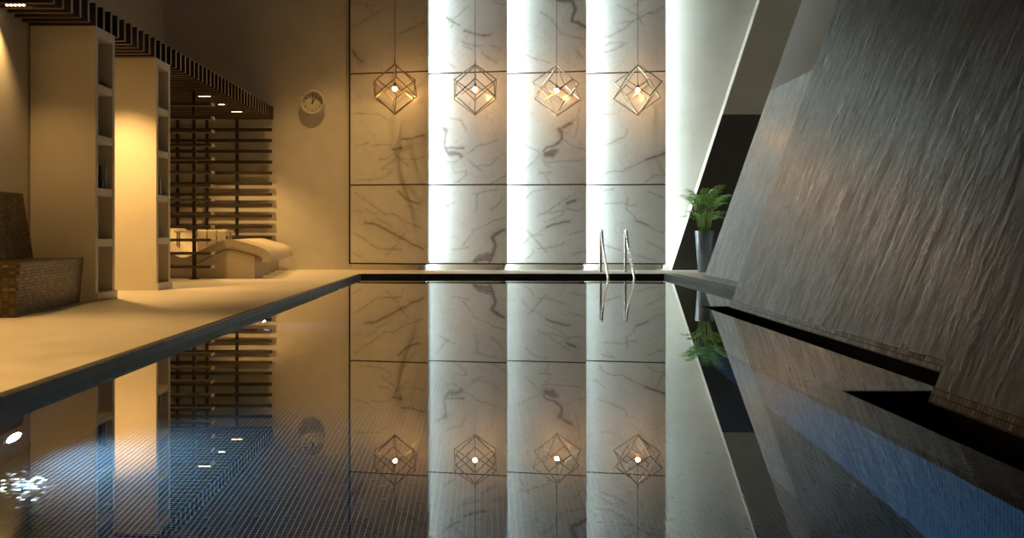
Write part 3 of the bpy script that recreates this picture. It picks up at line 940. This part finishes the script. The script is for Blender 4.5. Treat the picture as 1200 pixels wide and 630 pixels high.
# ================================================================ SCREENS OF HORIZONTAL BOARDS
def screen(name, label, y, x0, x1, posts, pitch, zs_, depth, post_top):
    e = empty(name, (x1, y, DECK), label, 'screen')
    for px in posts:
        m = MB(); m.box(px - x1 - .022, px - x1 + .022, -.022, .022, .001, post_top - DECK, 'board_wood', .003); m.build('post', parent=e)
    for z in zs_:
        m = MB()
        m.box(x0 - x1, -.014, -depth, -.024 if depth > .1 else -.023, z - DECK, z - DECK + (.036 if depth > .1 else .05), 'board_wood', .002, 1)
        o = m.build('board', parent=e)
        if depth > .1:
            c = MB(); c.box(-.014, 0, -depth, -.024, z - DECK, z - DECK + .036, 'board_end', .002, 1); tag(c.build('end_cap', parent=o), 'pale cut end')
    if name == 'board_screen':
        m = MB(); m.box(-.275 - .06, -.275 + .06, -.05, .05, 0, .01, 'board_wood'); m.build('foot_plate', parent=e)
    return e
PS = .178
sx1 = -3.525
screen('board_screen', 'free-standing dark board screen on one post between shelving and loungers', 13.36, -4.32, sx1, [sx1 - .275], PS,
       [CAM + (HY - yy) / 90.2 - .018 for yy in [312.3, 296.6, 281] ] + [CAM + (HY - yy) / 90.2 - .018 for yy in (265.6, 250, 234, 218, 202, 186.2, 170.4, 154.2, 138.6, 122.9)], .17, 2.508)
zz = [CAM + (HY - (152.2 + 12.6 * k)) / 71.8 - .025 for k in range(0, 15)]
screen('board_rack', 'tall dark rack of horizontal boards fixed along the back wall behind the loungers', YW - .075, -5.255, -3.465, [-4.06, -4.55, -5.03], PS, [z for z in zz if z > .2], .075, 2.506)

# ================================================================ LOUNGERS
def smooth_curve(P, it=3):
    V_ = [Vector((p[0], 0, p[1])) for p in P]
    for _ in range(it):
        W = [V_[0]]
        for a, b in zip(V_, V_[1:]): W += [a * .75 + b * .25, a * .25 + b * .75]
        W.append(V_[-1]); V_ = W
    return [(v.x, v.z) for v in V_]
TOPC = smooth_curve([(0.045, .215), (0.045, .29), (-.03, .325), (-.24, .385), (-.40, .425), (-.55, .38), (-.80, .245), (-.98, .165), (-1.16, .20), (-1.42, .42), (-1.66, .60), (-1.78, .62)])
def offset(c, d):
    out = []
    for i in range(len(c)):
        a, b = Vector(c[max(i - 1, 0)]), Vector(c[min(i + 1, len(c) - 1)])
        t = (b - a).normalized()
        n = Vector((t.y, -t.x))
        out.append((c[i][0] + n.x * d, c[i][1] + n.y * d))
    return out
def ribbon(c0, c1, y0, y1, mat, bev=0):
    m = MB(); n = len(c0)
    k = m.mi(mat)
    g = []
    for (p, q) in zip(c0, c1):
        g.append([m.bm.verts.new(v) for v in ((p[0], y0, p[1]), (p[0], y1, p[1]), (q[0], y1, q[1]), (q[0], y0, q[1]))])
    for a, b in zip(g, g[1:]):
        for j in range(4):
            f = m.bm.faces.new([a[j], a[(j + 1) % 4], b[(j + 1) % 4], b[j]]); f.material_index = k; f.smooth = False
    m.bm.faces.new(g[0][::-1]); m.bm.faces.new(g[-1])
    bmesh.ops.recalc_face_normals(m.bm, faces=m.bm.faces[:])
    return m
def make_lounger(label):
    e = empty('lounger', (0, 0, DECK), label, 'lounger', 'curved loungers by the back wall')
    hw = .30
    under = offset(TOPC, .10)
    ribbon(TOPC[3:], under[3:], -hw, hw, 'lounger_shell').build('shell', parent=e)
    body = [p for p in offset(TOPC, .095) if p[0] < -.075 and p[1] > .0]
    base = [(-.075, 0)] + [(-.075, body[0][1])] + body + [(body[-1][0], 0)]
    m = MB(); m.prism(base, 'y', -hw + .03, hw - .03, 'lounger_shell'); m.build('base', parent=e)
    cush = offset(TOPC, -.035)
    mt = ribbon(cush[2:], TOPC[2:], -hw + .012, hw - .012, 'lounger_cushion').build('cushion', parent=e)
    for s in (-1, 1):
        pp = [(p[0], s * (hw - .012), p[1]) for p in offset(TOPC, -.030)[2:]]
        MB().tube(pp, .006, 6, 'piping').build('piping', parent=mt)
    # rolled head pillow
    hp = offset(TOPC, -.075)[-16]
    m = MB(); m.tube([(hp[0], -hw + .06, hp[1]), (hp[0], hw - .06, hp[1])], .055, 14, 'lounger_cushion'); m.build('pillow', parent=e)
    return e
def copy_tree(o, parent=None):
    c = o.copy(); COL.objects.link(c)
    if parent: c.parent = parent
    for ch in list(o.children): copy_tree(ch, c)
    return c
lg = make_lounger('curved cream lounger nearest the camera, directly behind the board screen')
labs = ['second curved lounger from the front, mostly hidden behind the nearest one', 'third curved lounger from the front, its rounded foot showing past the second', 'curved lounger furthest back, beside the beige back wall']
LY = [13.83, 14.68, 15.50, 16.31]
for i, yy in enumerate(LY):
    o = lg if i == 0 else copy_tree(lg)
    o.location = (-2.985 - .095 * i, yy, DECK)
    if i: o['label'] = labs[i - 1]

# towel console behind the first lounger
e = empty('towel_console', (-3.93, 14.30, DECK), 'slim pale console table standing between the first two loungers', 'table')
m = MB(); m.box(-.40, .40, -.06, .06, .610, .632, 'cream_lacquer', .004); m.build('table_top', parent=e)
for xx in (-.36, .36):
    for y_ in (-.045, .045):
        m = MB(); m.box(xx - .012, xx + .012, y_ - .012, y_ + .012, 0, .610, 'cream_lacquer', .002); m.build('leg', parent=e)
def towel(x, w, drop, label):
    """cloth folded over the front edge of the console"""
    m = MB(); k = m.mi('towel')
    prof = [(.05, .634), (-.056, .634), (-.066, .630), (-.073, .62), (-.076, .60), (-.079, .50), (-.083, .62 - drop)]
    pr2 = [(p[0] - (.0 if i < 2 else .012), p[1] + (.012 if i < 3 else 0)) for i, p in enumerate(prof)]
    nx = 9
    def grid(pr, sgn):
        R = []
        for (y_, z) in pr:
            row = []
            for q in range(nx):
                t = q / (nx - 1)
                fl = .010 * math.sin(t * 9 + x * 20) * min(1, max(0, (.63 - z) * 5))
                xx = x + (t - .5) * w * (1 + .22 * max(0, .62 - z))
                row.append(m.bm.verts.new((xx, y_ - abs(fl) , z)))
            R.append(row)
        for a, b in zip(R, R[1:]):
            for q in range(nx - 1):
                f = m.bm.faces.new([a[q], a[q + 1], b[q + 1], b[q]]); f.material_index = k; f.smooth = True
        return R
    A, B = grid(prof, 1), grid(pr2, 1)
    ring = lambda R: R[0] + [r_[-1] for r_ in R[1:]] + R[-1][::-1][1:] + [r_[0] for r_ in R[::-1]][1:-1]
    ra, rb = ring(A), ring(B)
    for i in range(len(ra)):
        j = (i + 1) % len(ra)
        try:
            f = m.bm.faces.new([ra[i], ra[j], rb[j], rb[i]]); f.material_index = k
        except ValueError: pass
    o = m.build('towel'); o.location = (-3.93, 14.30, DECK + .0005)
    tag(o, label, 'towel', 'cream towels on the console')
towel(-.005, .125, .34, 'cream towel hanging over the console, closest to the screen post')
towel(.130, .115, .33, 'cream towel hanging over the console between two others')
towel(.265, .120, .31, 'cream towel hanging over the console, at its free end past the screen boards')

# ================================================================ UNDERWATER LIGHTS
for y, z, lab in ((3.95, -.58, 'bright oval underwater light in the pool wall nearest the camera'), (8.4, -.60, 'bright underwater light in the middle of the left pool wall'),
                  (12.7, -.62, 'tiny underwater light furthest along the left pool wall')):
    e = empty('pool_light', (PX0, y, z), lab, 'pool light', 'underwater lights in the left pool wall')
    m = MB(); m.lathe([(0, 0), (.085, 0), (.085, .012), (.072, .02), (.066, .014), (0, .012)], 28, 'steel', axis='x'); m.build('bezel', parent=e)
    m = MB(); m.lathe([(.064, .015), (.045, .022), (0, .026)], 24, 'pool_light_glow', axis='x'); m.build('lens', parent=e)
    L = bpy.data.lights.new('pool_lamp', 'SPOT')
    L.color = (.62, .84, 1.0); L.energy = {3.95: 190, 8.4: 22, 12.7: 6}[y]; L.spot_size = math.radians(135); L.spot_blend = 1.0; L.shadow_soft_size = .05
    lo = bpy.data.objects.new('pool_lamp', L); COL.objects.link(lo)
    lo.location = (PX0 + .06, y, z); lo.rotation_euler = (0, -PI / 2 + math.radians(16), 0)

# ================================================================ WORLD AND VIEW
wd = bpy.data.worlds.new('World'); SC.world = wd
wd.use_nodes = True
bg = wd.node_tree.nodes.get('Background') or wd.node_tree.nodes.new('ShaderNodeBackground')
bg.inputs[0].default_value = (.01, .01, .012, 1); bg.inputs[1].default_value = .2
SC.view_settings.view_transform = 'Standard'
SC.view_settings.look = 'None'
SC.view_settings.gamma = 1.0
SC.view_settings.exposure = 0.0
SC.view_settings.use_curve_mapping = False
cy = SC.cycles
cy.max_bounces = 12; cy.diffuse_bounces = 5; cy.glossy_bounces = 6; cy.transmission_bounces = 8
cy.sample_clamp_indirect = 6.0
cy.use_denoising = True
